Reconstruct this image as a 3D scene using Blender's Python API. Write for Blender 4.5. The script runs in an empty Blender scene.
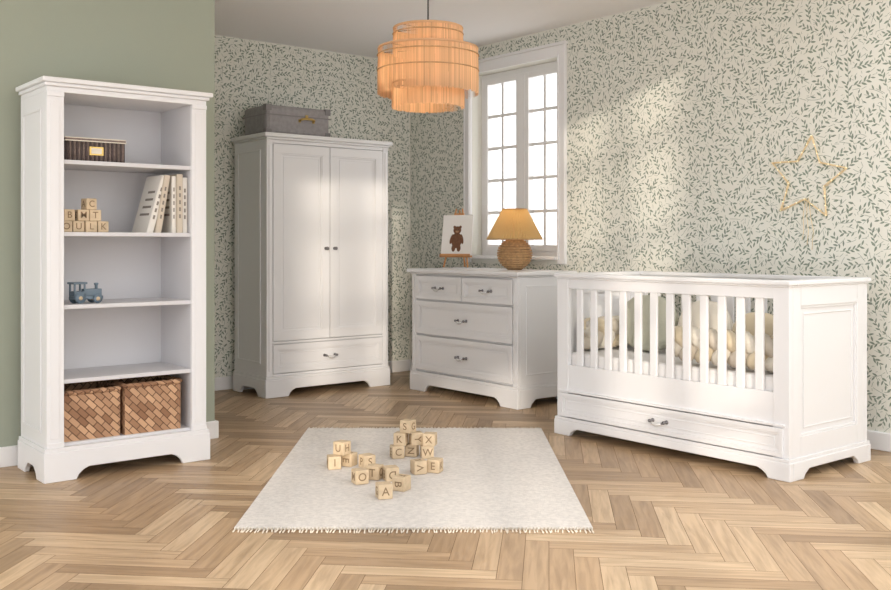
import bpy, bmesh, math, random
from mathutils import Vector, Matrix
random.seed(7)
scene = bpy.context.scene
scene.view_settings.view_transform = 'Standard'
RX, RY = 0.7776, 0.6288          # camera heading components
HEAD = math.atan2(RY, RX)
def W(r, d): return (RX*r + RY*d, -RY*r + RX*d)
def s2l(c): return tuple(((v/255.0)/12.92 if v/255.0 <= .04045 else ((v/255.0+.055)/1.055)**2.4) for v in c) + (1.0,)

# ------------------------------------------------------------ materials
def mat(name, col, rough=.5, bump=0, bscale=60, metal=0, var=0, vscale=8, trans=0, emit=None, es=0, sheen=0, island=0):
    m = bpy.data.materials.new(name); m.use_nodes = True
    nt = m.node_tree; b = nt.nodes['Principled BSDF']
    c = s2l(col); b.inputs['Base Color'].default_value = c
    b.inputs['Roughness'].default_value = rough; b.inputs['Metallic'].default_value = metal
    if sheen: b.inputs['Sheen Weight'].default_value = sheen
    tc = nt.nodes.new('ShaderNodeTexCoord')
    if bump:
        n = nt.nodes.new('ShaderNodeTexNoise'); n.inputs['Scale'].default_value = bscale; n.inputs['Detail'].default_value = 4
        bp = nt.nodes.new('ShaderNodeBump'); bp.inputs['Strength'].default_value = bump; bp.inputs['Distance'].default_value = .01
        nt.links.new(tc.outputs['Object'], n.inputs['Vector']); nt.links.new(n.outputs['Fac'], bp.inputs['Height'])
        nt.links.new(bp.outputs['Normal'], b.inputs['Normal'])
    csock = None
    if var or island:
        r = nt.nodes.new('ShaderNodeValToRGB'); v_ = var or island
        r.color_ramp.elements[0].color = tuple(v*(1-v_) for v in c[:3]) + (1,)
        r.color_ramp.elements[1].color = tuple(min(1, v*(1+v_*.5)) for v in c[:3]) + (1,)
        if island:
            g_ = nt.nodes.new('ShaderNodeNewGeometry'); nt.links.new(g_.outputs['Random Per Island'], r.inputs['Fac'])
        else:
            n = nt.nodes.new('ShaderNodeTexNoise'); n.inputs['Scale'].default_value = vscale; n.inputs['Detail'].default_value = 6
            r.color_ramp.elements[0].position = .35; r.color_ramp.elements[1].position = .65
            nt.links.new(tc.outputs['Object'], n.inputs['Vector']); nt.links.new(n.outputs['Fac'], r.inputs['Fac'])
        nt.links.new(r.outputs['Color'], b.inputs['Base Color']); csock = r.outputs['Color']
    if emit:
        b.inputs['Emission Color'].default_value = s2l(emit); b.inputs['Emission Strength'].default_value = es
    if trans:
        out = nt.nodes['Material Output']; t = nt.nodes.new('ShaderNodeBsdfTranslucent'); t.inputs['Color'].default_value = c
        if csock: nt.links.new(csock, t.inputs['Color'])
        mx = nt.nodes.new('ShaderNodeMixShader'); mx.inputs['Fac'].default_value = trans
        nt.links.new(b.outputs[0], mx.inputs[1]); nt.links.new(t.outputs[0], mx.inputs[2]); nt.links.new(mx.outputs[0], out.inputs[0])
    return m

M = {}
M['white'] = mat('white_lacquer', (231, 231, 232), .38)
M['whitein'] = mat('white_lacquer_interior', (212, 211, 213), .5)  # same lacquer darkened, shade inside the shelves put into the colour
M['trim'] = mat('trim_paint', (238, 237, 236), .4)
M['green'] = mat('sage_paint', (161, 167, 151), .85, bump=.05, bscale=120)
M['paper'] = mat('wallpaper_ground', (231, 230, 220), .8)
M['leaf'] = mat('wallpaper_leaf', (138, 150, 134), .8, var=.12, vscale=9)
M['ceil'] = mat('ceiling_paint', (243, 241, 240), .9)
M['black'] = mat('dark_pewter', (124, 122, 124), .3, metal=.5)
M['ceramic'] = mat('brushed_nickel', (220, 219, 218), .25, metal=.2)
M['brass'] = mat('brass', (200, 170, 105), .3, metal=1)
M['case'] = mat('suitcase_canvas', (158, 154, 154), .8, bump=.3, bscale=200, var=.12, vscale=30)
M['casedk'] = mat('suitcase_leather', (134, 130, 130), .5)
M['beech'] = mat('beech_wood', (208, 186, 154), .55, var=.14, vscale=25)
M['beechdk'] = mat('block_letter_ink', (134, 110, 82), .7)
M['easel'] = mat('easel_pine', (206, 150, 96), .5, var=.1, vscale=20)
M['canvas'] = mat('canvas_white', (238, 236, 232), .8)
M['bear'] = mat('bear_brown_paint', (118, 82, 60), .9, var=.2, vscale=60)
M['bearlt'] = mat('bear_muzzle_paint', (184, 146, 112), .9)
M['raffia'] = mat('raffia_natural', (224, 187, 146), .7, trans=.38, island=.26)
M['rattan'] = mat('rattan_shade', (224, 194, 138), .6, trans=.4)
M['seag'] = mat('seagrass_weave', (190, 152, 108), .7, bump=.5, bscale=90, var=.25, vscale=50)
M['blue'] = mat('toy_blue_paint', (106, 124, 138), .45)
M['dkbox'] = mat('dark_wicker', (132, 116, 108), .7, bump=.3, bscale=120, var=.25, vscale=60)
M['dkbox2'] = mat('dark_wicker_strand', (84, 72, 70), .7, bump=.3, bscale=120)
M['cream'] = mat('cream_cotton', (226, 219, 204), .9, bump=.2, bscale=90, sheen=.3)
M['beige'] = mat('beige_velvet', (212, 197, 168), .9, bump=.15, bscale=70, sheen=.4)
M['taupe'] = mat('taupe_cotton', (204, 194, 178), .9, bump=.15, bscale=70)
M['olive'] = mat('sage_cotton', (192, 192, 174), .9, bump=.2, bscale=70)
M['sheet'] = mat('white_sheet', (230, 228, 226), .9, bump=.1, bscale=20)
M['book1'] = mat('book_cover_cream', (226, 222, 214), .6)
M['book2'] = mat('book_cover_sand', (204, 192, 174), .6)
M['page'] = mat('book_pages', (228, 223, 212), .9)
M['ink'] = mat('book_ink', (130, 122, 112), .7)
M['gold'] = mat('gold_wire', (230, 208, 164), .35, metal=.3, emit=(255, 228, 180), es=.08)
M['fairy'] = mat('fairy_bulb', (255, 240, 210), .3, emit=(255, 230, 180), es=.7)
M['wire'] = mat('cord_black', (40, 36, 34), .6)
M['bulb'] = mat('bulb_glass', (255, 240, 210), .3, emit=(255, 215, 160), es=6)
M['rug'] = mat('rug_wool', (228, 222, 215), .95, bump=.8, bscale=240, var=.12, vscale=55, sheen=.2)
M['fringe'] = mat('rug_fringe', (222, 212, 196), .95)

def weave():
    m = bpy.data.materials.new('woven_basket'); m.use_nodes = True; nt = m.node_tree; b = nt.nodes['Principled BSDF']; b.inputs['Roughness'].default_value = .7
    uv = nt.nodes.new('ShaderNodeTexCoord'); mp = nt.nodes.new('ShaderNodeMapping'); mp.inputs['Rotation'].default_value = (0, 0, math.radians(45))
    br = nt.nodes.new('ShaderNodeTexBrick'); br.inputs['Scale'].default_value = 1; br.inputs['Brick Width'].default_value = .056; br.inputs['Row Height'].default_value = .028
    br.inputs['Mortar Size'].default_value = .0018; br.inputs['Color1'].default_value = s2l((208, 168, 132)); br.inputs['Color2'].default_value = s2l((138, 98, 70)); br.inputs['Mortar'].default_value = s2l((84, 54, 36)); br.inputs['Bias'].default_value = .0
    nt.links.new(uv.outputs['UV'], mp.inputs[0]); nt.links.new(mp.outputs[0], br.inputs['Vector']); nt.links.new(br.outputs['Color'], b.inputs['Base Color'])
    bp = nt.nodes.new('ShaderNodeBump'); bp.invert = True; bp.inputs['Distance'].default_value = .006; nt.links.new(br.outputs['Fac'], bp.inputs['Height']); nt.links.new(bp.outputs[0], b.inputs['Normal'])
    return m
M['weave'] = weave()
def glassm():
    m = bpy.data.materials.new('window_glass'); m.use_nodes = True; nt = m.node_tree; nt.nodes.clear()
    o = nt.nodes.new('ShaderNodeOutputMaterial'); t = nt.nodes.new('ShaderNodeBsdfTransparent'); g = nt.nodes.new('ShaderNodeBsdfGlossy'); g.inputs['Roughness'].default_value = .02
    x = nt.nodes.new('ShaderNodeMixShader'); x.inputs['Fac'].default_value = .06
    nt.links.new(t.outputs[0], x.inputs[1]); nt.links.new(g.outputs[0], x.inputs[2]); nt.links.new(x.outputs[0], o.inputs[0]); return m
M['glass'] = glassm()
def floorm():
    m = bpy.data.materials.new('oak_herringbone'); m.use_nodes = True; nt = m.node_tree; b = nt.nodes['Principled BSDF']
    L = nt.links.new
    g = nt.nodes.new('ShaderNodeNewGeometry'); uv = nt.nodes.new('ShaderNodeTexCoord')
    ofs = nt.nodes.new('ShaderNodeMath'); ofs.operation = 'MULTIPLY'; ofs.inputs[1].default_value = 57.0; L(g.outputs['Random Per Island'], ofs.inputs[0])
    cx = nt.nodes.new('ShaderNodeCombineXYZ'); L(ofs.outputs[0], cx.inputs[0]); L(ofs.outputs[0], cx.inputs[1])
    ad = nt.nodes.new('ShaderNodeVectorMath'); ad.operation = 'ADD'; L(uv.outputs['UV'], ad.inputs[0]); L(cx.outputs[0], ad.inputs[1])
    mp = nt.nodes.new('ShaderNodeMapping'); mp.inputs['Scale'].default_value = (2.2, 26, 1); L(ad.outputs[0], mp.inputs[0])
    n = nt.nodes.new('ShaderNodeTexNoise'); n.inputs['Scale'].default_value = 1.6; n.inputs['Detail'].default_value = 7; n.inputs['Distortion'].default_value = .6; L(mp.outputs[0], n.inputs['Vector'])
    r1 = nt.nodes.new('ShaderNodeValToRGB'); e = r1.color_ramp.elements; e[0].color = s2l((158, 131, 101)); e[1].color = s2l((206, 180, 147)); x = e.new(.5); x.color = s2l((185, 156, 123)); L(g.outputs['Random Per Island'], r1.inputs[0])
    r2 = nt.nodes.new('ShaderNodeValToRGB'); e = r2.color_ramp.elements; e[0].position = .3; e[0].color = (.72, .69, .65, 1); e[1].position = .62; e[1].color = (1.03, 1.02, 1.0, 1); L(n.outputs['Fac'], r2.inputs[0])
    mu = nt.nodes.new('ShaderNodeMix'); mu.data_type = 'RGBA'; mu.blend_type = 'MULTIPLY'; mu.inputs[0].default_value = 1; L(r1.outputs[0], mu.inputs[6]); L(r2.outputs[0], mu.inputs[7])
    L(mu.outputs[2], b.inputs['Base Color']); b.inputs['Roughness'].default_value = .40
    bp = nt.nodes.new('ShaderNodeBump'); bp.inputs['Strength'].default_value = .12; bp.inputs['Distance'].default_value = .004; L(n.outputs['Fac'], bp.inputs['Height']); L(bp.outputs[0], b.inputs['Normal'])
    return m
M['floor'] = floorm()
M['gap'] = mat('floor_joint', (112, 88, 62), .8)

# ------------------------------------------------------------ mesh helpers
def box(bm, x0, x1, y0, y1, z0, z1, mx=None, mi=0):
    vs = [Vector((x, y, z)) for z in (z0, z1) for y in (y0, y1) for x in (x0, x1)]
    if mx: vs = [mx @ v for v in vs]
    v = [bm.verts.new(p) for p in vs]
    fs = []
    for f in ((0, 2, 3, 1), (4, 5, 7, 6), (0, 1, 5, 4), (2, 6, 7, 3), (0, 4, 6, 2), (1, 3, 7, 5)):
        q = bm.faces.new([v[i] for i in f]); q.material_index = mi; fs.append(q)
    return fs
def prism(bm, pts, a0, a1, plane='xz', mi=0):
    def P(p, a): return Vector((p[0], a, p[1])) if plane == 'xz' else (Vector((a, p[0], p[1])) if plane == 'yz' else Vector((p[0], p[1], a)))
    A = [bm.verts.new(P(p, a0)) for p in pts]; B = [bm.verts.new(P(p, a1)) for p in pts]
    n = len(pts)
    f = [bm.faces.new(A), bm.faces.new(B[::-1])]
    for i in range(n): f.append(bm.faces.new([A[i], B[i], B[(i+1) % n], A[(i+1) % n]]))
    for q in f: q.material_index = mi
    bmesh.ops.recalc_face_normals(bm, faces=f)
def lathe(bm, prof, c=(0, 0, 0), seg=32, mx=None, mi=0):
    rings = []
    for r, z in prof:
        ring = []
        for i in range(seg):
            a = 2*math.pi*i/seg; p = Vector((r*math.cos(a), r*math.sin(a), z))
            if mx: p = mx @ p
            ring.append(bm.verts.new(p + Vector(c)))
        rings.append(ring)
    fs = []
    for a, b in zip(rings, rings[1:]):
        for i in range(seg): fs.append(bm.faces.new([a[i], a[(i+1) % seg], b[(i+1) % seg], b[i]]))
    if prof[0][0] > 1e-6: fs.append(bm.faces.new(rings[0][::-1]))
    if prof[-1][0] > 1e-6: fs.append(bm.faces.new(rings[-1]))
    for f in fs: f.material_index = mi; f.smooth = True
def tube(bm, pts, r, seg=8, closed=False, mi=0):
    pts = [Vector(p) for p in pts]; n = len(pts); rings = []
    up = None
    for i, p in enumerate(pts):
        if closed: t = (pts[(i+1) % n]-pts[i-1]).normalized()
        else: t = (pts[min(i+1, n-1)]-pts[max(i-1, 0)]).normalized()
        if up is None:
            up = Vector((0, 0, 1)) if abs(t.z) < .9 else Vector((1, 0, 0))
        s = t.cross(up).normalized(); u = s.cross(t).normalized(); up = u
        rr = r[i] if isinstance(r, (list, tuple)) else r
        rings.append([bm.verts.new(p + s*rr*math.cos(2*math.pi*k/seg) + u*rr*math.sin(2*math.pi*k/seg)) for k in range(seg)])
    fs = []
    m = n if closed else n-1
    for i in range(m):
        a, b = rings[i], rings[(i+1) % n]
        for k in range(seg): fs.append(bm.faces.new([a[k], a[(k+1) % seg], b[(k+1) % seg], b[k]]))
    if not closed: fs.append(bm.faces.new(rings[0][::-1])); fs.append(bm.faces.new(rings[-1]))
    for f in fs: f.material_index = mi; f.smooth = True
def pillow(bm, c, sx, sy, sz, mx=None, e=.55, seg=24, rings=12):
    def sp(v, p): return math.copysign(abs(v)**p, v)
    rr = []
    for j in range(rings+1):
        ph = -math.pi/2 + math.pi*j/rings; ring = []
        for i in range(seg):
            a = 2*math.pi*i/seg
            p = Vector((sx*sp(math.cos(ph), .8)*sp(math.cos(a), e), sy*sp(math.cos(ph), .8)*sp(math.sin(a), e), sz*math.sin(ph)))
            if mx: p = mx @ p
            ring.append(bm.verts.new(p+Vector(c)))
        rr.append(ring)
    for a, b in zip(rr, rr[1:]):
        for i in range(seg): bm.faces.new([a[i], a[(i+1) % seg], b[(i+1) % seg], b[i]]).smooth = True
    bmesh.ops.remove_doubles(bm, verts=bm.verts, dist=1e-5)

class Obj:
    def __init__(s, name, loc=(0, 0, 0), rot=0, rotm=None):
        s.e = bpy.data.objects.new(name, None); s.e.location = loc; s.e.rotation_euler = (0, 0, rot); s.e.empty_display_size = .1
        scene.collection.objects.link(s.e); s.p = {}
    def part(s, name, m, bevel=0, sub=0):
        if name not in s.p: s.p[name] = (bmesh.new(), m, bevel, sub)
        return s.p[name][0]
    def done(s):
        for n, (bm, m, bv, sub) in s.p.items():
            me = bpy.data.meshes.new(n); bm.to_mesh(me); bm.free()
            for k in (m if isinstance(m, (list, tuple)) else [m]): me.materials.append(M[k])
            o = bpy.data.objects.new(n, me); scene.collection.objects.link(o); o.parent = s.e
            if bv:
                q = o.modifiers.new('bevel', 'BEVEL'); q.width = bv; q.segments = 2; q.limit_method = 'ANGLE'; q.angle_limit = math.radians(40)
            if sub:
                q = o.modifiers.new('sub', 'SUBSURF'); q.levels = sub; q.render_levels = sub
        return s.e
def single(name, bm, mats, bevel=0):
    me = bpy.data.meshes.new(name); bm.to_mesh(me); bm.free()
    for k in mats: me.materials.append(M[k])
    o = bpy.data.objects.new(name, me); scene.collection.objects.link(o)
    if bevel:
        q = o.modifiers.new('bevel', 'BEVEL'); q.width = bevel; q.segments = 2; q.limit_method = 'ANGLE'
    return o

# ------------------------------------------------------------ room
XW, YB, YG, XG, ZC = 5.155, 6.87, 5.20, 2.50, 2.70
XL, YF = -2.2, -1.3
# floor
bm = bmesh.new(); uvl = bm.loops.layers.uv.new('UVMap')
pw, n = .088, 6
g = .0009
ang = math.radians(45)
ca, sa = math.cos(ang), math.sin(ang)
def fl(u, v): return (u*ca - v*sa, u*sa + v*ca)
def plank(u0, u1, v0, v1, horiz):
    cu, cv = fl((u0+u1)/2, (v0+v1)/2)
    if not (XL-.5 < cu < XW+.5 and YF-.5 < cv < YB+.5): return
    vs = []; uvs = []
    for (u, v) in ((u0+g, v0+g), (u1-g, v0+g), (u1-g, v1-g), (u0+g, v1-g)):
        x, y = fl(u, v); vs.append(bm.verts.new((x, y, 0))); uvs.append((u, v) if horiz else (v, u))
    f = bm.faces.new(vs)
    for l, q in zip(f.loops, uvs): l[uvl].uv = q
R = 110
for j in range(-14, 15):
    for i in range(-R, R):
        ou, ov = i + 2*n*j, i
        plank(ou*pw, (ou+n)*pw, ov*pw, (ov+1)*pw, True)
        plank((ou+n)*pw, (ou+n+1)*pw, (ov-(n-1))*pw, (ov+1)*pw, False)
for co, no in (((XL, 0, 0), (-1, 0, 0)), ((XW, 0, 0), (1, 0, 0)), ((0, YF, 0), (0, -1, 0)), ((0, YB, 0), (0, 1, 0))):
    bmesh.ops.bisect_plane(bm, geom=bm.verts[:]+bm.edges[:]+bm.faces[:], plane_co=co, plane_no=no, clear_outer=True)
box(bm, XL, XW, YF, YB, -.08, -.0012, mi=1)
single('floor', bm, ['floor', 'gap'])

def leaves(bm, u0, u1, z0, z1, mp, holes, seed):
    rnd = random.Random(seed); cell = .018; grid = {}; CL = .0098
    def key(p): return (int(p[0]//cell), int(p[1]//cell))
    def clear(p, d, own):
        k = key(p)
        for a in range(-1, 2):
            for b in range(-1, 2):
                for q, o in grid.get((k[0]+a, k[1]+b), ()):
                    if o != own and (q[0]-p[0])**2+(q[1]-p[1])**2 < d*d: return False
        return True
    def inside(p):
        if not (u0+.004 < p[0] < u1-.004 and z0 < p[1] < z1-.004): return False
        for h in holes:
            if h[0] < p[0] < h[1] and h[2] < p[1] < h[3]: return False
        return True
    area = (u1-u0)*(z1-z0)
    for sidx in range(int(area*3200)):
        p = [rnd.uniform(u0, u1), rnd.uniform(z0, z1)]; th = rnd.uniform(0, 2*math.pi); k = rnd.uniform(-9, 9)
        stem = [tuple(p)]; side = 1; new = []
        if not clear(p, CL, sidx): continue
        for st in range(rnd.randint(4, 9)):
            ds = .0145
            th += k*ds; p = [p[0]+math.cos(th)*ds, p[1]+math.sin(th)*ds]
            if not inside(p) or not clear(p, CL, sidx): break
            stem.append(tuple(p)); new.append(tuple(p))
            side = -side; la = th+side*rnd.uniform(.5, .8); Ln = rnd.uniform(.026, .037); wd = Ln*rnd.uniform(.15, .19)
            c, s_ = math.cos(la), math.sin(la)
            sm = [(p[0]+c*Ln*t, p[1]+s_*Ln*t) for t in (.35, .7, 1.0)]
            if all(inside(q) and clear(q, CL, sidx) for q in sm):
                vs = []
                for t, w in ((.04, 0), (.25, .75), (.5, 1), (.78, .62), (1, 0), (.78, -.62), (.5, -1), (.25, -.75)):
                    vs.append(bm.verts.new(mp(p[0]+c*Ln*t-s_*wd*w, p[1]+s_*Ln*t+c*wd*w)))
                f = bm.faces.new(vs); f.material_index = 1
                new += sm
        for q in new: grid.setdefault(key(q), []).append((q, sidx))
        if len(stem) > 1:
            for a, b in zip(stem, stem[1:]):
                dx, dy = b[0]-a[0], b[1]-a[1]; l = math.hypot(dx, dy); nx, ny = -dy/l*.0011, dx/l*.0011
                f = bm.faces.new([bm.verts.new(mp(*q)) for q in ((a[0]+nx, a[1]+ny), (b[0]+nx, b[1]+ny), (b[0]-nx, b[1]-ny), (a[0]-nx, a[1]-ny))]); f.material_index = 1

# window opening
WY0, WY1, WZ0, WZ1 = 5.05, 6.03, .995, 2.485
bm = bmesh.new()
T = .28
box(bm, XW, XW+T, -1.3, WY0, 0, ZC); box(bm, XW, XW+T, WY1, YB+.2, 0, ZC)
box(bm, XW, XW+T, WY0, WY1, 0, WZ0); box(bm, XW, XW+T, WY0, WY1, WZ1, ZC)
leaves(bm, 1.6, YB, .09, ZC, lambda u, z: (XW-.0006, u, z), [(WY0-.08, WY1+.08, WZ0-.03, WZ1+.08)], 3)
single('wall_right', bm, ['paper', 'leaf'])
bm = bmesh.new()
box(bm, XG-.15, XW, YB, YB+.2, 0, ZC)
leaves(bm, XG, XW, .09, ZC, lambda u, z: (u, YB-.0006, z), [], 5)
single('wall_back', bm, ['paper', 'leaf'])
bm = bmesh.new()
box(bm, XL, XG, YG, YG+.15, 0, ZC); box(bm, XG-.15, XG, YG+.15, YB, 0, ZC)
single('wall_left', bm, ['green'])
bm = bmesh.new(); box(bm, XL, XW+T, 2.2, YB+.2, ZC, ZC+.1); single('ceiling', bm, ['ceil'])
# unseen gobo wall added behind camera, openings cut to shape the sun patches
bm = bmesh.new(); HT = 4.1
opens = [(-3.5, -2.62, .12, 1.6), (-2.42, -1.42, .12, 3.95), (-1.2, -.25, .12, 2.0), (.05, .98, .12, 3.95), (1.12, 1.95, .12, 1.0), (2.2, 3.2, .12, 3.95), (3.5, 4.7, .12, 3.95)]
prev = XL-4.0
for a, b_, z0, z1 in opens:
    box(bm, prev, a, YF-.2, YF, -.05, HT)
    box(bm, a, b_, YF-.2, YF, -.05, z0); box(bm, a, b_, YF-.2, YF, z1, HT)
    prev = b_
box(bm, prev, XW, YF-.2, YF, -.05, HT)
single('wall_front', bm, ['trim'])
for i, (a, b, z0, top) in enumerate(opens):  # added frames and bars in the gobo openings, breaking up the sunlight
    w = Obj('window_%d' % (i+2)); p = w.part('muntins', 'trim', .002)
    box(p, a, a+.04, YF-.12, YF-.06, z0, top); box(p, b-.04, b, YF-.12, YF-.06, z0, top)
    box(p, a+.04, b-.04, YF-.12, YF-.06, z0, z0+.05); box(p, a+.04, b-.04, YF-.12, YF-.06, top-.05, top)
    box(p, (a+b)/2-.035, (a+b)/2+.035, YF-.12, YF-.06, z0+.05, top-.05)
    for k in range(1, max(2, int((top-z0)/.62))):
        zz_ = z0+k*(top-z0)/max(2, int((top-z0)/.62)); box(p, a+.04, b-.04, YF-.105, YF-.075, zz_-.03, zz_+.03)
    w.done()
# baseboards
def baseb(name, x0, x1, y0, y1):
    bm = bmesh.new(); box(bm, x0, x1, y0, y1, 0, .10)
    single(name, bm, ['trim'], .006)
bm = bmesh.new(); box(bm, XL, XG+.018, YG-.018, YG, 0, .1); box(bm, XG, XG+.018, YG, YB-.018, 0, .1); single('baseboard_left', bm, ['trim'], .004)
baseb('baseboard_back', XG, XW, YB-.018, YB)
baseb('baseboard_right', XW-.018, XW, YF, YB-.018)

# window in right wall
w = Obj('window_1')
p = w.part('casing', 'trim', .006)
cw = .08
box(p, XW-.022, XW, WY0-cw, WY0, WZ0-.03, WZ1+cw); box(p, XW-.022, XW, WY1, WY1+cw, WZ0-.03, WZ1+cw)
box(p, XW-.022, XW, WY0, WY1, WZ1, WZ1+cw)
box(p, XW-.034, XW, WY0-cw-.012, WY1+cw+.012, WZ1+cw, WZ1+cw+.022)
for (a, b) in ((WY0-.022, WY0-.006), (WY1+.006, WY1+.022)): box(p, XW-.034, XW-.022, a, b, WZ0, WZ1+.02)
for (a, b) in ((WY0-cw, WY0-cw+.014), (WY1+cw-.014, WY1+cw)): box(p, XW-.030, XW-.022, a, b, WZ0, WZ1+cw)
p = w.part('sill', 'trim', .005); box(p, XW-.045, XW+.15, WY0, WY1, WZ0, WZ0+.025)
p = w.part('frame', 'trim', .003)
fx0, fx1 = XW+.10, XW+.16
box(p, fx0, fx1, WY0, WY0+.045, WZ0, WZ1); box(p, fx0, fx1, WY1-.045, WY1, WZ0, WZ1)
box(p, fx0, fx1, WY0+.045, WY1-.045, WZ0, WZ0+.06); box(p, fx0, fx1, WY0+.045, WY1-.045, WZ1-.045, WZ1)
mc = (WY0+WY1)/2
box(p, fx0-.012, fx1, mc-.03, mc+.03, WZ0+.03, WZ1-.045)
sa0 = w.part('sashes', 'trim', .002)
mu_ = w.part('glazing_bars', 'trim')
for (a, b) in ((WY0+.045, mc-.03), (mc+.03, WY1-.045)):
    z0, z1 = WZ0+.06, WZ1-.045
    box(sa0, fx0-.01, fx1-.01, a, a+.04, z0, z1); box(sa0, fx0-.01, fx1-.01, b-.04, b, z0, z1)
    box(sa0, fx0-.01, fx1-.01, a+.04, b-.04, z0, z0+.05); box(sa0, fx0-.01, fx1-.01, a+.04, b-.04, z1-.045, z1)
    box(mu_, fx0+.000, fx0+.014, (a+b)/2-.012, (a+b)/2+.012, z0+.05, z1-.045)
    for k in range(1, 5):
        zz = z0+.05+k*(z1-z0-.095)/5; box(mu_, fx0-.001, fx0+.013, a+.04, b-.04, zz-.012, zz+.012)
p = w.part('glass', 'glass'); box(p, fx0+.020, fx0+.024, WY0+.05, WY1-.05, WZ0+.06, WZ1-.05)
w.done()

# ------------------------------------------------------------ furniture helpers
def plinth(p, Wd, D, h, fw, ap, th=.025, sides=True, y0=0):
    pts = [(0, 0), (fw, 0), (fw+.012, ap*.45), (fw+.035, ap*.8), (fw+.06, ap), (Wd-fw-.06, ap), (Wd-fw-.035, ap*.8), (Wd-fw-.012, ap*.45), (Wd-fw, 0), (Wd, 0), (Wd, h), (0, h)]
    prism(p, pts, y0, y0+th); prism(p, pts, D-th, D)
    f2 = min(fw, .12)
    q = [(y0+th, 0), (y0+f2, 0), (y0+f2+.012, ap*.45), (y0+f2+.05, ap), (D-f2-.05, ap), (D-f2-.012, ap*.45), (D-f2, 0), (D-th, 0), (D-th, h), (y0+th, h)]
    prism(p, q, 0, th, 'yz'); prism(p, q, Wd-th, Wd, 'yz')
def bead(p, x0, x1, z0, z1, y, w=.010, d=.006):   # rectangular moulding on a face at y (front -y)
    box(p, x0, x1, y-d, y, z0, z0+w); box(p, x0, x1, y-d, y, z1-w, z1)
    box(p, x0, x0+w, y-d, y, z0+w, z1-w); box(p, x1-w, x1, y-d, y, z0+w, z1-w)
def beadside(p, y0, y1, z0, z1, x, sgn, w=.010, d=.006):
    a, b = sorted((x, x+sgn*d))
    box(p, a, b, y0, y1, z0, z0+w); box(p, a, b, y0, y1, z1-w, z1)
    box(p, a, b, y0, y0+w, z0+w, z1-w); box(p, a, b, y1-w, y1, z0+w, z1-w)
def panelfront(p, x0, x1, z0, z1, yf, yb, fw, rec=.010):
    """rail-and-stile front with a recessed field and stepped moulding"""
    box(p, x0, x1, yf, yb, z0, z0+fw); box(p, x0, x1, yf, yb, z1-fw, z1)
    box(p, x0, x0+fw, yf, yb, z0+fw, z1-fw); box(p, x1-fw, x1, yf, yb, z0+fw, z1-fw)
    a, b, c, d = x0+fw, x1-fw, z0+fw, z1-fw
    box(p, a, b, yf+rec, yb-.0005, c, d)
    bead(p, a, b, c, d, yf+rec, .010, rec*.55)
    bead(p, a+.022, b-.022, c+.022, d-.022, yf+rec, .005, .003)
def pull(o, x, z, y):
    k = o.part('pull_posts', 'black'); c = o.part('pull_grips', 'ceramic')
    for s in (-1, 1):
        lathe(k, [(.011, 0), (.011, .004), (.006, .006), (.006, .022), (.009, .024), (.009, .032), (.0, .034)], (x+s*.046, y, z), 12, Matrix.Rotation(math.radians(90), 4, 'X'))
    pts = [(x-.046+.092*t, y-.028-.005*math.sin(math.pi*t), z-.014*math.sin(math.pi*t)) for t in [i/12 for i in range(13)]]
    tube(k, pts, .0045, 8)
    tube(c, pts[2:11], [.006, .0085, .010, .0105, .0105, .0105, .010, .0085, .006], 10)

# ------------------------------------------------------------ bookcase
o = Obj('bookcase', (1.405, 4.70, 0))
Wd, D, H = .832, .430, 1.895
p = o.part('plinth', 'white', .004)
plinth(p, Wd, D, .14, .15, .055)
b = o.part('carcass', 'white', .003)
b0, b1 = .016, Wd-.016
box(b, .006, Wd-.006, .003, D, .14, .158)
sw = .080
box(b, b0, b0+.022, .036, D, .158, 1.83); box(b, b1-.022, b1, .036, D, .158, 1.83)
box(b, b0, b0+sw, .016, .036, .158, 1.83); box(b, b1-sw, b1, .016, .036, .158, 1.83)
box(b, b0, b1, .016, D, 1.83, 1.855)
for s in (b0, b1-sw):
    box(b, s+.016, s+sw-.022, .012, .016, .20, 1.79)
    box(b, s, s+sw, .009, .016, .158, .182); box(b, s, s+sw, .009, .016, 1.808, 1.83)
beadside(b, .09, D-.05, .22, 1.76, b0, -1, .014, .006); beadside(b, .09, D-.05, .22, 1.76, b1, 1, .014, .006)
c = o.part('cornice', 'white', .005)
box(c, .004, Wd-.004, .000, D, 1.855, 1.872); box(c, -.010, Wd+.010, -.014, D, 1.872, 1.895)
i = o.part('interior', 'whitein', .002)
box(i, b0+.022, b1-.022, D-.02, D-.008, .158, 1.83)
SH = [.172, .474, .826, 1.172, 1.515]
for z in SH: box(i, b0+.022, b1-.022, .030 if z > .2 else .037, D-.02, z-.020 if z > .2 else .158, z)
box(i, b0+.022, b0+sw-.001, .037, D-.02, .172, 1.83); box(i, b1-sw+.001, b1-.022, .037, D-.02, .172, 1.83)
o.done()
BX, BY = 1.405, 4.70
xin0, xin1 = BX+b0+sw, BX+b1-sw
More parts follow.
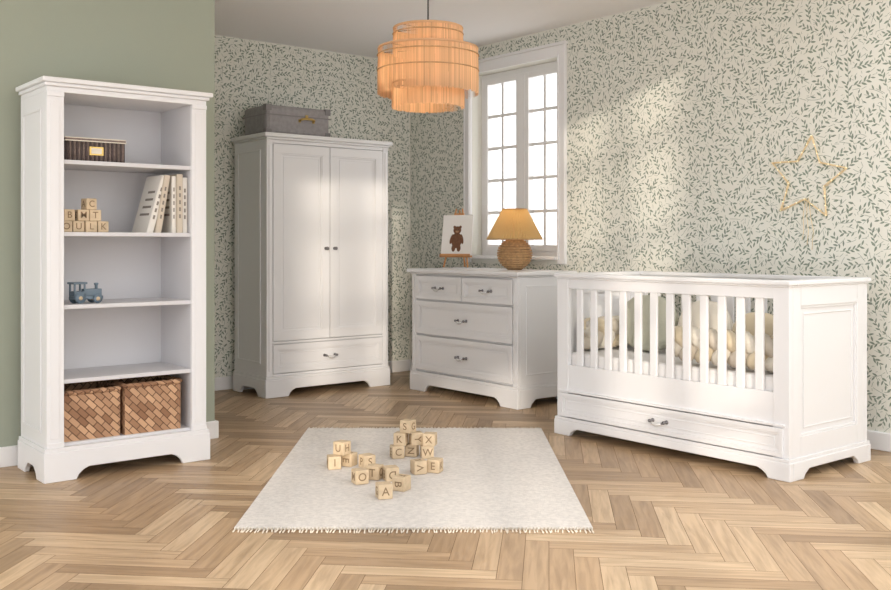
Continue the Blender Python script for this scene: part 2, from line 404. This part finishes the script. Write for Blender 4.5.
def basket(x, y, z, w, d, h):
    o = Obj('woven_basket', (x, y, z))
    bm = o.part('body', 'weave'); uvl = bm.loops.layers.uv.new('UVMap')
    t = .012
    def pane(P0, P1, inward, uo):
        P0, P1 = Vector(P0), Vector(P1); L = (P1-P0).length; dr = (P1-P0)/L
        for k, off in ((0, Vector((0, 0))), (1, Vector(inward)*t)):
            N = 24; NZ = 16
            vv = [[None]*(NZ+1) for _ in range(N+1)]
            for a in range(N+1):
                for c in range(NZ+1):
                    u, zz = L*a/N, h*c/NZ
                    bul = .006*math.sin(math.pi*c/NZ)*math.sin(math.pi*a/N)
                    wv = .0016*math.sin((u+zz)*160)*math.sin((u-zz)*160)*min(1, 4*a/N, 4*(N-a)/N)
                    nx, ny = -inward[0]*(bul+wv), -inward[1]*(bul+wv)
                    vv[a][c] = (bm.verts.new((P0.x+dr.x*u+off.x+nx, P0.y+dr.y*u+off.y+ny, zz)), (u+uo, zz))
            for a in range(N):
                for c in range(NZ):
                    q = [vv[a][c], vv[a+1][c], vv[a+1][c+1], vv[a][c+1]]
                    f = bm.faces.new([e[0] for e in q]); f.smooth = True
                    for l, e in zip(f.loops, q): l[uvl].uv = e[1]
    pane((0, 0), (w, 0), (0, 1), 0); pane((w, 0), (w, d), (-1, 0), w); pane((w, d), (0, d), (0, -1), w+d); pane((0, d), (0, 0), (1, 0), 2*w+d)
    box(bm, 0, w, 0, d, 0, .008)
    r = o.part('rim', 'weave')
    uv2 = r.loops.layers.uv.new('UVMap')
    for k in range(2):
        e = -.002+k*.003
        ring = [(e, e), (w-e, e), (w-e, d-e), (e, d-e)]
        R2 = []
        for a in range(4):
            A, B = Vector(ring[a]), Vector(ring[(a+1) % 4])
            for q in range(14):
                t2 = .03+.94*q/13; P_ = A.lerp(B, t2); R2.append((P_.x, P_.y, h-.004+.005*math.sin(q*1.9+k*math.pi)))
        tube(r, R2, .0095, 8, closed=True)
    for f in r.faces:
        for l in f.loops: l[uv2].uv = (l.vert.co.x+l.vert.co.y, l.vert.co.z)
    o.done()
basket(xin0+.012, BY+.06, SH[0], .272, .30, .235)
basket(xin0+.304, BY+.05, SH[0], .290, .30, .245)
# striped keepsake box
o = Obj('wicker_keepsake_box', (xin0+.025, BY+.065, SH[4]))
p = o.part('body', 'dkbox'); p2 = o.part('dark_strands', 'dkbox2'); bw, bd, bh = .285, .19, .095
box(p, .004, bw-.004, .004, bd-.004, 0, bh)
for k in range(26):
    q = p if k % 2 else p2
    x = .004+(bw-.008)*(k+.5)/26; tube(q, [(x, .002, .001), (x, .002, bh)], .005, 6); tube(q, [(x, bd-.002, .001), (x, bd-.002, bh)], .005, 6)
for k in range(18):
    q = p if k % 2 else p2
    y = .004+(bd-.008)*(k+.5)/18; tube(q, [(.002, y, .001), (.002, y, bh)], .005, 6); tube(q, [(bw-.002, y, .001), (bw-.002, y, bh)], .005, 6)
p = o.part('lid', 'dkbox', .003); box(p, -.004, bw+.004, -.004, bd+.004, bh, bh+.018)
p = o.part('piping', 'cream', .001); box(p, -.006, bw+.006, -.006, bd+.006, bh+.0, bh+.005); box(p, -.006, bw+.006, -.006, bd+.006, bh+.014, bh+.019)
p = o.part('tag', 'brass', .001); box(p, bw/2-.034, bw/2+.034, -.008, .0, .030, .072)
p = o.part('tag_insert', 'cream', .001); box(p, bw/2-.025, bw/2+.025, -.0095, -.004, .038, .064)
o.done()

# letter blocks
def block(o, x, y, z, s, rot, chars, roll=0):
    p = o.part('cubes', 'beech', .004)
    mx = Matrix.Translation((x, y, z)) @ Matrix.Rotation(rot, 4, 'Z') @ Matrix.Translation((0, 0, s/2)) @ Matrix.Rotation(math.radians(90*roll), 4, 'Y') @ Matrix.Translation((0, 0, -s/2))
    box(p, -s/2, s/2, -s/2, s/2, 0, s, mx)
    faces = [(Matrix.Rotation(0, 4, 'Z'), chars[0]), (Matrix.Rotation(math.radians(-90), 4, 'Z'), chars[1 % len(chars)]), (Matrix.Rotation(math.radians(90), 4, 'Z'), chars[-1])]
    for Rm, ch in faces:
        cu = bpy.data.curves.new('letter', 'FONT'); cu.body = ch; cu.size = s*.80; cu.align_x = 'CENTER'; cu.align_y = 'CENTER'; cu.extrude = .0003; cu.offset = .0003
        t = bpy.data.objects.new('letter_' + ch.lower(), cu); scene.collection.objects.link(t); cu.materials.append(M['beechdk'])
        t.parent = o.e; t.matrix_local = mx @ Rm @ Matrix.Translation((0, -s/2-.0004, s/2)) @ Matrix.Rotation(math.radians(90), 4, 'X')
o = Obj('letter_blocks', (xin0, BY+.06, SH[3]))
s = .055
for k, ch in enumerate(['OE', 'UN', 'LA', 'KS']): block(o, .034+k*.0585, .05+.004*(k % 2), 0, s, .04*(k-1), ch)
for k, ch in enumerate(['BR', 'MS', 'TV']): block(o, .045+k*.060+(.01 if k else 0), .052, s, s, .12*(1-k), ch)
block(o, .150, .055, 2*s, s, .2, 'CA')
o.done()

# books
o = Obj('storybooks', (0, 0, 0))
def book(k, x, y, th, d, h, lean, cm):
    mx = Matrix.Translation((x, y, SH[3])) @ Matrix.Rotation(lean, 4, 'Y')
    p = o.part('covers_%d' % k, cm, .0015)
    box(p, 0, .003, 0, d, 0, h, mx); box(p, th-.003, th, 0, d, 0, h, mx); box(p, .003, th-.003, 0, .004, 0, h, mx)
    q = o.part('pages_%d' % k, 'page'); box(q, .003, th-.003, .004, d-.004, .004, h-.004, mx)
    r = o.part('titles_%d' % k, 'ink')
    for a in range(5): box(r, th*.35, th*.65, -.0006, 0, h*(.25+a*.12), h*(.25+a*.12)+.02, mx)
    for a in range(4): box(r, -.0006, 0, .03, d*.75-.01*a, h*(.3+a*.13), h*(.3+a*.13)+.012, mx)
lean = .27
hx = xin1-.13
book(0, hx-.088, BY+.07, .034, .20, .305, lean, 'book1')
book(1, hx-.045, BY+.06, .03, .20, .30, lean*.62, 'book2')
book(2, xin1-.088, BY+.06, .022, .19, .290, .0, 'book1')
book(3, xin1-.064, BY+.05, .03, .2, .30, 0, 'book2')
book(4, xin1-.032, BY+.06, .028, .2, .285, 0, 'book1')
o.done()

# toy truck
o = Obj('toy_truck', (xin0+.070, BY+.08, SH[2]), .12)
p = o.part('chassis', 'blue', .003)
box(p, 0, .15, .008, .062, .020, .036); box(p, -.006, .066, 0, .07, .094, .104)
for xx in (0, .050):
    for yy in (.006, .056): box(p, xx, xx+.010, yy, yy+.008, .036, .095)
box(p, 0, .06, .006, .064, .036, .060)
box(p, .06, .145, .012, .058, .036, .070)
lathe(p, [(.007, 0), (.007, .018), (.011, .024), (.011, .03), (0, .031)], (.126, .035, .068), 14)
q = o.part('wheels', 'blue'); h = o.part('hubs', 'beech')
for x, R_ in ((.030, .027), (.118, .022)):
    for y in (-.002, .062):
        lathe(q, [(0, 0), (R_-.002, .0005), (R_, .002), (R_, .009), (0, .010)], (x, y+.010, R_), 20, Matrix.Rotation(math.radians(90), 4, 'X'))
        lathe(h, [(0, 0), (.010, .0), (.010, .012), (0, .0125)], (x, y+.011, R_), 14, Matrix.Rotation(math.radians(90), 4, 'X'))
o.done()

# ------------------------------------------------------------ wardrobe
Wd, D, H = 1.103, .520, 1.917
WX, WYf = 3.412, 6.273
o = Obj('wardrobe', (WX, WYf, 0))
p = o.part('plinth', 'white', .005); plinth(p, Wd, D, .13, .19, .055)
b = o.part('carcass', 'white', .004)
box(b, .006, Wd-.006, .003, D, .13, .150)
b0, b1 = .016, Wd-.012
box(b, b0, b1, .036, D, .150, 1.87)
beadside(b, .10, D-.06, .24, 1.80, b0, -1, .014, .008); beadside(b, .10, D-.06, .24, 1.80, b1, 1, .014, .008)
for xx in (b0, b1-.050):
    box(b, xx, xx+.050, .016, .036, .150, 1.87); box(b, xx+.016, xx+.034, .010, .016, .19, 1.83)
box(b, b0+.050, b1-.050, .018, .036, 1.845, 1.87); box(b, b0+.050, b1-.050, .018, .036, .385, .402); box(b, b0+.050, b1-.050, .018, .036, .150, .168)
c = o.part('cornice', 'white', .006)
box(c, .006, Wd-.006, .000, D, 1.87, 1.887); box(c, -.012, Wd+.012, -.018, D, 1.887, 1.917)
dr = o.part('doors', 'white', .003)
mid = Wd/2
for a, bb in ((b0+.054, mid-.003), (mid+.003, b1-.054)): panelfront(dr, a, bb, .407, 1.840, .014, .0355, .066, .012)
d2 = o.part('drawer', 'white', .003); panelfront(d2, b0+.054, b1-.054, .173, .380, .014, .0355, .040, .010)
pull(o, mid, .277, .020)
k = o.part('knobs', 'black')
for x in (mid-.038, mid+.038):
    lathe(k, [(.012, 0), (.012, .004), (.005, .007), (.005, .018), (.013, .022), (.013, .028), (0, .032)], (x, .014, 1.08), 14, Matrix.Rotation(math.radians(90), 4, 'X'))
o.done()

# suitcase
o = Obj('suitcase', (3.485, 6.40, H))
sw_, sd, sh = .55, .36, .225
p = o.part('shell', 'case', .03)
box(p, 0, sw_, 0, sd, .0, sh)
q = o.part('trim_bands', 'casedk', .002)
box(q, -.003, sw_+.003, -.003, sd+.003, sh*.66, sh*.66+.008)
for x in (-.003, sw_-.045):
    for z in (.0, sh-.045): box(q, x, x+.048, -.004, .045, z, z+.046)
h = o.part('handle', 'brass'); cx_ = sw_*.62
tube(h, [(cx_-.06, -.004, .12), (cx_-.055, -.022, .128), (cx_-.03, -.03, .134), (cx_+.03, -.03, .134), (cx_+.055, -.022, .128), (cx_+.06, -.004, .12)], .009, 8)
l = o.part('latches', 'brass', .002)
box(l, cx_-.012, cx_+.012, -.008, 0, sh*.58, sh*.74)
box(l, cx_-.07, cx_-.05, -.006, 0, .108, .132); box(l, cx_+.05, cx_+.07, -.006, 0, .108, .132)
o.done()

# ------------------------------------------------------------ dresser
L_, D, H = 1.21, .56, .925
o = Obj('chest_of_drawers', (4.50, 6.003, 0), math.radians(-90))
p = o.part('plinth', 'white', .005); plinth(p, L_, D, .13, .18, .055)
b = o.part('carcass', 'white', .003)
box(b, .006, L_-.006, .003, D, .13, .148)
b0, b1 = .014, L_-.014
box(b, b0, b1, .036, D, .148, .890)
for xx in (b0, b1-.05):
    box(b, xx, xx+.05, .014, .036, .148, .890); box(b, xx+.016, xx+.034, .008, .014, .19, .86)
for z in (.154, .4255, .6885, .876): box(b, b0+.05, b1-.05, .022, .036, z, z+.006)
beadside(b, .09, D-.06, .22, .83, b1, 1, .010, .004); beadside(b, .09, D-.06, .22, .83, b0, -1, .010, .004)
t = o.part('top', 'white', .006); box(t, .004, L_-.004, .0, D, .885, .898); box(t, -.014, L_+.014, -.020, D, .898, .925)
d = o.part('drawers', 'white', .003)
x0, x1 = b0+.056, b1-.056; xm = (x0+x1)/2
for (a, bb, z0, z1) in ((x0, xm-.004, .698, .872), (xm+.004, x1, .698, .872), (x0, x1, .436, .684), (x0, x1, .164, .422)):
    panelfront(d, a, bb, z0, z1, .010, .0355, .034, .011)
for (x, z) in (((x0+xm)/2, .785), ((x1+xm)/2, .785), (xm, .560), (xm, .293)): pull(o, x, z, .020)
o.done()

# table lamp
o = Obj('table_lamp', (4.85, 5.20, .925))
p = o.part('woven_base', 'seag')
for i_ in range(17):
    a = -math.pi/2*.82 + i_/16*math.pi*.86; z = .115+.112*math.sin(a); r = .118*math.cos(a)+.004
    ring = [(r*math.cos(2*math.pi*k/40), r*math.sin(2*math.pi*k/40), z+.003*math.sin(k*math.pi)) for k in range(40)]
    tube(p, ring, .0085, 6, closed=True)
lathe(p, [(.05, 0), (.06, .01), (.11, .06), (.118, .115), (.1, .175), (.045, .222), (.02, .235), (0, .236)], (0, 0, 0), 32)
n_ = o.part('neck', 'brass'); lathe(n_, [(.009, .23), (.009, .33), (0, .331)], seg=12)
sh_ = o.part('pleated_shade', 'rattan')
nst = 60
for k in range(nst*2):
    a0 = 2*math.pi*k/(nst*2); a1 = 2*math.pi*(k+1)/(nst*2)
    e0, e1 = (.006, -.006) if k % 2 else (-.006, .006)
    def P(a, e, R_, z): return sh_.verts.new(((R_+e)*math.cos(a), (R_+e)*math.sin(a), z))
    sh_.faces.new([P(a0, e0, .200, .222), P(a1, e1, .200, .222), P(a1, e1, .085, .440), P(a0, e0, .085, .440)])
rr = o.part('shade_rims', 'seag')
for R_, z in ((.2, .222), (.085, .44)): tube(rr, [(R_*math.cos(2*math.pi*k/48), R_*math.sin(2*math.pi*k/48), z) for k in range(48)], .005, 6, closed=True)
bl = o.part('bulb', 'bulb'); lathe(bl, [(0, .33), (.012, .333), (.026, .36), (.026, .38), (.012, .40), (0, .402)], seg=16)
e = o.done()
def point(name, loc, pw_, col, r=.04):
    l = bpy.data.lights.new(name, 'POINT'); l.energy = pw_; l.color = col; l.shadow_soft_size = r
    q = bpy.data.objects.new(name, l); q.location = loc; scene.collection.objects.link(q); return q
q = point('lamp_light', (0, 0, .37), 1.5, (1, .84, .62)); q.parent = e

# easel with bear picture
o = Obj('easel_with_bear_picture', (4.80, 5.80, .925), math.radians(-62))
t = o.part('legs', 'easel', .001)
def bar(a, b, w=.012):
    tube(t, [a, b], w*.62, 4)
bar((-.10, -.02, .008), (-.025, .058, .46)); bar((.10, -.02, .008), (.025, .058, .46)); bar((0, .17, .008), (0, .062, .45))
box(t, -.125, .125, -.045, .01, .085, .10); box(t, -.125, .125, -.045, -.038, .085, .112); box(t, -.04, .04, .045, .065, .405, .425)
cv = o.part('canvas', 'canvas', .002)
mc_ = Matrix.Translation((0, -.022, .102)) @ Matrix.Rotation(math.radians(-11), 4, 'X')
box(cv, -.125, .125, 0, .014, 0, .315, mc_)
def disc(p, cx, cz, rx, rz, y, rot=0):
    vs = []
    for k in range(24):
        a = 2*math.pi*k/24; x, z = rx*math.cos(a), rz*math.sin(a)
        vs.append(p.verts.new(mc_ @ Vector((cx+x*math.cos(rot)-z*math.sin(rot), y, cz+x*math.sin(rot)+z*math.cos(rot)))))
    p.faces.new(vs)
p = o.part('bear_painting', 'bear')
disc(p, 0, .115, .043, .062, -.0006); disc(p, 0, .195, .033, .031, -.0008); disc(p, -.024, .22, .011, .011, -.0007); disc(p, .024, .22, .011, .011, -.0007)
disc(p, -.042, .125, .013, .04, -.0009, -.25); disc(p, .042, .125, .013, .04, -.0009, .25); disc(p, -.022, .055, .016, .028, -.0009); disc(p, .022, .055, .016, .028, -.0009)
p = o.part('bear_face', 'bearlt'); disc(p, 0, .185, .012, .009, -.0014)
p = o.part('bear_eyes', 'wire'); disc(p, -.011, .2, .003, .003, -.0018); disc(p, .011, .2, .003, .003, -.0018); disc(p, 0, .189, .005, .0035, -.0018)
o.done()

# ------------------------------------------------------------ crib
L_, D, H = 1.542, .75, .943
CX, CY = 4.12, 4.079
o = Obj('crib', (CX, CY, 0), math.radians(-90))
p = o.part('plinth', 'white', .005); plinth(p, L_, D, .088, .12, .045, .03)
b = o.part('frame', 'white', .004)
box(b, .006, L_-.006, .002, D-.002, .088, .104)
e0 = .014
for xa, xb, sg in ((e0, e0+.04, -1), (L_-e0-.04, L_-e0, 1)):
    box(b, xa, xb, .046, .115, .104, .912); box(b, xa, xb, D-.115, D-.046, .104, .912)
    box(b, xa, xb, .115, D-.115, .104, .20); box(b, xa, xb, .115, D-.115, .82, .912)
    box(b, xa+.012, xb-.012, .115, D-.115, .20, .82)
    fx = xb-.012 if sg > 0 else xa+.012
    beadside(b, .115, D-.115, .20, .82, fx, sg, .012, .007); beadside(b, .15, D-.15, .235, .785, fx, sg, .007, .004)
for ya, yb in ((.014, .046), (D-.046, D-.014)):
    box(b, e0, e0+.085, ya, yb, .104, .912); box(b, L_-e0-.085, L_-e0, ya, yb, .104, .912)
    box(b, e0+.085, L_-e0-.085, ya+.002, yb, .855, .912)
    box(b, e0+.085, L_-e0-.085, ya+.004, yb, .262, .41)
box(b, e0+.085, L_-e0-.085, D-.046, D-.03, .104, .262)
box(b, e0+.02, L_-e0-.02, .004, .02, .252, .264)
t = o.part('top_rails', 'white', .006)
box(t, 0, L_, -.004, .066, .920, .943); box(t, 0, L_, D-.066, D+.004, .920, .943)
box(t, 0, .085, .066, D-.066, .920, .943); box(t, L_-.085, L_, .066, D-.066, .920, .943)
box(t, .008, L_-.008, .006, .054, .910, .921); box(t, .008, L_-.008, D-.054, D-.006, .910, .921)
box(t, .008, .072, .054, D-.054, .910, .921); box(t, L_-.072, L_-.008, .054, D-.054, .910, .921)
sl = o.part('slats', 'white', .006)
xa, xb = e0+.085, L_-e0-.085; ns = 12; gap = (xb-xa-ns*.048)/(ns+1)
for k in range(ns):
    x = xa+gap+k*(.048+gap)
    for y in (.022, D-.040): box(sl, x, x+.048, y, y+.018, .409, .856)
d = o.part('drawer', 'white', .003)
panelfront(d, e0+.03, L_-e0-.03, .110, .246, .004, .028, .022, .008)
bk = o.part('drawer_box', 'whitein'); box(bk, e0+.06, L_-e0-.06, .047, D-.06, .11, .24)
pull(o, L_*.5, .178, .012)
m_ = o.part('mattress_base', 'white'); box(m_, e0+.04, L_-e0-.04, .05, D-.05, .36, .38)
m_ = o.part('mattress', 'sheet', .02); box(m_, e0+.045, L_-e0-.045, .052, D-.052, .38, .48)
o.done()
# braided bumper
o = Obj('braided_bumper', (CX, CY, .525), math.radians(-90))
xa, xb, ya, yb = .115, L_-.115, .12, D-.115
cor = [(xa, ya+.02), (xa, yb-.05), (xa+.05, yb), (xb-.05, yb), (xb, yb-.05), (xb, ya+.05), (xb-.05, ya), (xb-.65, ya)]
def sample(cor, step):
    out = []
    for a, b_ in zip(cor, cor[1:]):
        a, b_ = Vector(a), Vector(b_); n_ = max(1, int((b_-a).length/step))
        for k in range(n_): out.append(a.lerp(b_, k/n_))
    return out
ps = sample(cor, .018)
for sidx, mt in enumerate(('beige', 'cream', 'taupe')):
    p = o.part('strand_%d' % (sidx+1), mt); pts = []
    for k, q in enumerate(ps):
        a = ps[max(0, k-1)]; c_ = ps[min(len(ps)-1, k+1)]; tn = (c_-a).normalized(); nn = Vector((-tn.y, tn.x))
        ph = k*.018/.30*2*math.pi + sidx*2*math.pi/3
        lat = .026*math.sin(2*ph); ve = .055*math.sin(ph)
        pts.append((q.x+nn.x*lat, q.y+nn.y*lat, ve+.06))
    tube(p, pts, .042, 10)
o.done()
o = Obj('crib_pillows', (CX, CY, .48), math.radians(-90))
p = o.part('pillow_round', 'beige'); pillow(p, (1.14, .36, .14), .15, .07, .14, Matrix.Rotation(.2, 3, 'Z'), .8)
p = o.part('pillow_sage', 'olive'); pillow(p, (.36, .42, .17), .20, .07, .165, Matrix.Rotation(-.1, 3, 'X'), .6)
p = o.part('pillow_cream', 'cream'); pillow(p, (.74, .44, .16), .17, .06, .16, Matrix.Rotation(-.15, 3, 'X'), .6)
o.done()

# ------------------------------------------------------------ rug
rc = W(-.125, 4.845)
rw, rl = 1.40, 2.05
bm = bmesh.new(); 
NX, NY = 28, 40
grid = [[bm.verts.new((-rw/2+rw*i/NX, -rl/2+rl*j/NY, .009+.0012*math.sin(i*1.7)*math.sin(j*.9))) for i in range(NX+1)] for j in range(NY+1)]
for j in range(NY):
    for i in range(NX): bm.faces.new([grid[j][i], grid[j][i+1], grid[j+1][i+1], grid[j+1][i]])
edge = [grid[0][i] for i in range(NX+1)]+[grid[j][NX] for j in range(1, NY+1)]+[grid[NY][i] for i in range(NX-1, -1, -1)]+[grid[j][0] for j in range(NY-1, 0, -1)]
low = [bm.verts.new((v.co.x, v.co.y, .001)) for v in edge]
for k in range(len(edge)): bm.faces.new([edge[k], low[k], low[(k+1) % len(edge)], edge[(k+1) % len(edge)]])
for sgn in (-1, 1):
    for k in range(100):
        x = -rw/2+rw*(k+.5)/100; dx = random.uniform(-.008, .008); l = random.uniform(.038, .055)
        tube(bm, [(x, sgn*rl/2, .006), (x+dx*.5, sgn*(rl/2+l*.5), .005), (x+dx, sgn*(rl/2+l), .004)], [.0035, .0028, .0034], 5, mi=1)
r_ = single('rug', bm, ['rug', 'fringe']); r_.location = (rc[0], rc[1], 0); r_.rotation_euler = (0, 0, -HEAD)

# blocks on the rug
o = Obj('letter_blocks', (0, 0, .0105))
s = .064
def fromp(px, py):
    d = 978*1.12/(py-243)+s*.5; return W((px-445.5)/978*d, d)
def blk(px, py, lev, ch, rot=0, roll=0):
    x, y = fromp(px, py); block(o, x, y, lev*s, s, -HEAD+rot, ch, roll)
blk(334, 472, 0, 'IN', .25); blk(349, 469, 0, 'EL', -.45, 1); blk(342, 470.5, 1, 'UH', -.55)
blk(384, 502, 0, 'AG', .3); blk(401.5, 494, 0, 'BF', -.5, 1); blk(360, 487, 0, 'OM', .45); blk(375, 482.5, 0, 'TO', -.35); blk(391, 484, 0, 'DE', .3, 2)
blk(367, 471, 0, 'SP', .6)
blk(397, 461, 0, 'CE', .3); blk(412, 459, 0, 'NC', -.2, 1); blk(427, 461, 0, 'WX', .15)
blk(418.5, 477, 0, 'VK', .4, 3); blk(435, 475.5, 0, 'EK', -.35)
blk(401, 460.5, 1, 'KY', -.25); blk(416, 460, 1, 'YI', .3, 1); blk(430, 461, 1, 'XI', -.2)
blk(408, 460.2, 2, 'SG', -.5)
o.done()

# ------------------------------------------------------------ pendant lamp
px_, py_ = W(-.082, 4.6)
o = Obj('pendant_lamp', (px_, py_, 0))
def zz(y, R_=0): return 1.12+(243-y)*(4.6-R_)/978
def tier(name, R_, z1, z0, n_, j):
    p = o.part(name, 'raffia'); rnd = random.Random(n_)
    for layer in range(2):
        for i_ in range(n_):
            a = 2*math.pi*(i_+layer*.5)/n_; da = 2*math.pi/n_*.62; rr_ = R_-layer*.003
            zb = z0+rnd.uniform(-j, j); fl_ = rnd.uniform(-.002, .004)
            top = [(rr_, z1), (rr_+.002+fl_*.4, (z1+z0)/2), (rr_+fl_, zb)]
            prev = None
            for rad, z in top:
                cur = (p.verts.new((rad*math.cos(a-da/1.6), rad*math.sin(a-da/1.6), z)), p.verts.new(((rad+.003)*math.cos(a+da/1.6), (rad+.003)*math.sin(a+da/1.6), z)))
                if prev: p.faces.new([prev[0], prev[1], cur[1], cur[0]])
                prev = cur
    q = o.part(name+'_hoop', 'raffia'); tube(q, [(R_*math.cos(2*math.pi*i_/64), R_*math.sin(2*math.pi*i_/64), z1) for i_ in range(64)], .006, 8, closed=True)
tier('fringe_upper', .160, zz(21, .16), zz(48, .16), 150, .003)
tier('fringe_middle', .232, zz(39, .232), zz(86, .232), 210, .006)
tier('fringe_lower', .166, zz(78, .16), zz(103, .16), 150, .004)
q = o.part('hoop_stitching', 'seag')
for R_, z in ((.165, zz(27, .16)), (.238, zz(46, .232)), (.238, zz(62, .232))): tube(q, [(R_*math.cos(2*math.pi*i_/64), R_*math.sin(2*math.pi*i_/64), z) for i_ in range(64)], .003, 6, closed=True)
q = o.part('spokes', 'wire')
for zt, R_ in ((zz(21, .16), .158), (zz(39, .232), .230), (zz(78, .16), .164)):
    for a in (0, 1, 2):
        an = a*math.pi/3; tube(q, [(-R_*math.cos(an), -R_*math.sin(an), zt), (R_*math.cos(an), R_*math.sin(an), zt)], .002, 5)
tube(q, [(0, 0, zz(80)), (0, 0, ZC-.02)], .0035, 6)
lathe(q, [(.018, zz(50)), (.018, zz(36)), (.006, zz(34)), (0, zz(34)+.001)], seg=16)
lathe(q, [(.03, ZC-.022), (.045, ZC-.0)], seg=20)
bl = o.part('bulb', 'bulb'); lathe(bl, [(0, zz(75)), (.02, zz(73)), (.032, zz(66)), (.02, zz(58)), (.014, zz(52)), (0, zz(51))], seg=16)
e = o.done()
q = point('pendant_light', (0, 0, zz(68)), 4.5, (1, .86, .66), .05); q.parent = e

# ------------------------------------------------------------ star wall light
o = Obj('star_wall_light', (XW-.012, 3.06, 1.49), math.radians(-90))
p = o.part('star_wire', 'gold')
R1, R2 = .245, .118
pts = [((R1 if i_ % 2 == 0 else R2)*math.sin(math.pi*i_/5+.12), (R1 if i_ % 2 == 0 else R2)*math.cos(math.pi*i_/5+.12)) for i_ in range(10)]
for wob in range(3):
    for a, b_ in zip(pts, pts[1:]+pts[:1]):
        seg_ = []
        for t_ in range(9):
            u = t_/8; seg_.append((a[0]+(b_[0]-a[0])*u+.004*math.sin(u*9+wob*2), -.002*wob+.003*math.sin(u*14+wob*2), a[1]+(b_[1]-a[1])*u+.004*math.cos(u*11+wob*2)))
        tube(p, seg_, .0024, 5)
q = o.part('fairy_bulbs', 'fairy')
for a, b_ in zip(pts, pts[1:]+pts[:1]):
    for u in (.0, .33, .66):
        lathe(q, [(0, -.004), (.0035, -.001), (.0035, .002), (0, .004)], (a[0]+(b_[0]-a[0])*u, -.006, a[1]+(b_[1]-a[1])*u), 8)
for dx in (-.03, .0, .03):
    tube(p, [(dx*.3, 0, -.11), (dx*.8, -.002, -.22), (dx+.01, -.001, -.30), (dx, 0, -.38-dx)], .0016, 5)
o.done()

# ------------------------------------------------------------ light
w_ = bpy.data.worlds.new('world'); scene.world = w_; w_.use_nodes = True
bg = w_.node_tree.nodes['Background']; bg.inputs[0].default_value = (.985, .985, 1.0, 1); bg.inputs[1].default_value = 2.6
sl_ = bpy.data.lights.new('sun', 'SUN'); sl_.energy = 2.0; sl_.angle = math.radians(1.5); sl_.color = (1, .88, .74)
so = bpy.data.objects.new('sun', sl_); scene.collection.objects.link(so)
el = math.radians(12); az = Vector((.62, .785))
dv = Vector((az.x*math.cos(el), az.y*math.cos(el), -math.sin(el)))
so.rotation_euler = dv.to_track_quat('-Z', 'Y').to_euler(); so.location = (-3, -4, 3)

# ------------------------------------------------------------ camera
cam = bpy.data.cameras.new('camera'); co = bpy.data.objects.new('camera', cam); scene.collection.objects.link(co)
co.location = (0, 0, 1.12); co.rotation_euler = (math.radians(90), 0, -HEAD)
cam.sensor_width = 36; cam.lens = 978/891*36; cam.shift_y = -(295-243)/891; cam.clip_start = .05
scene.camera = co
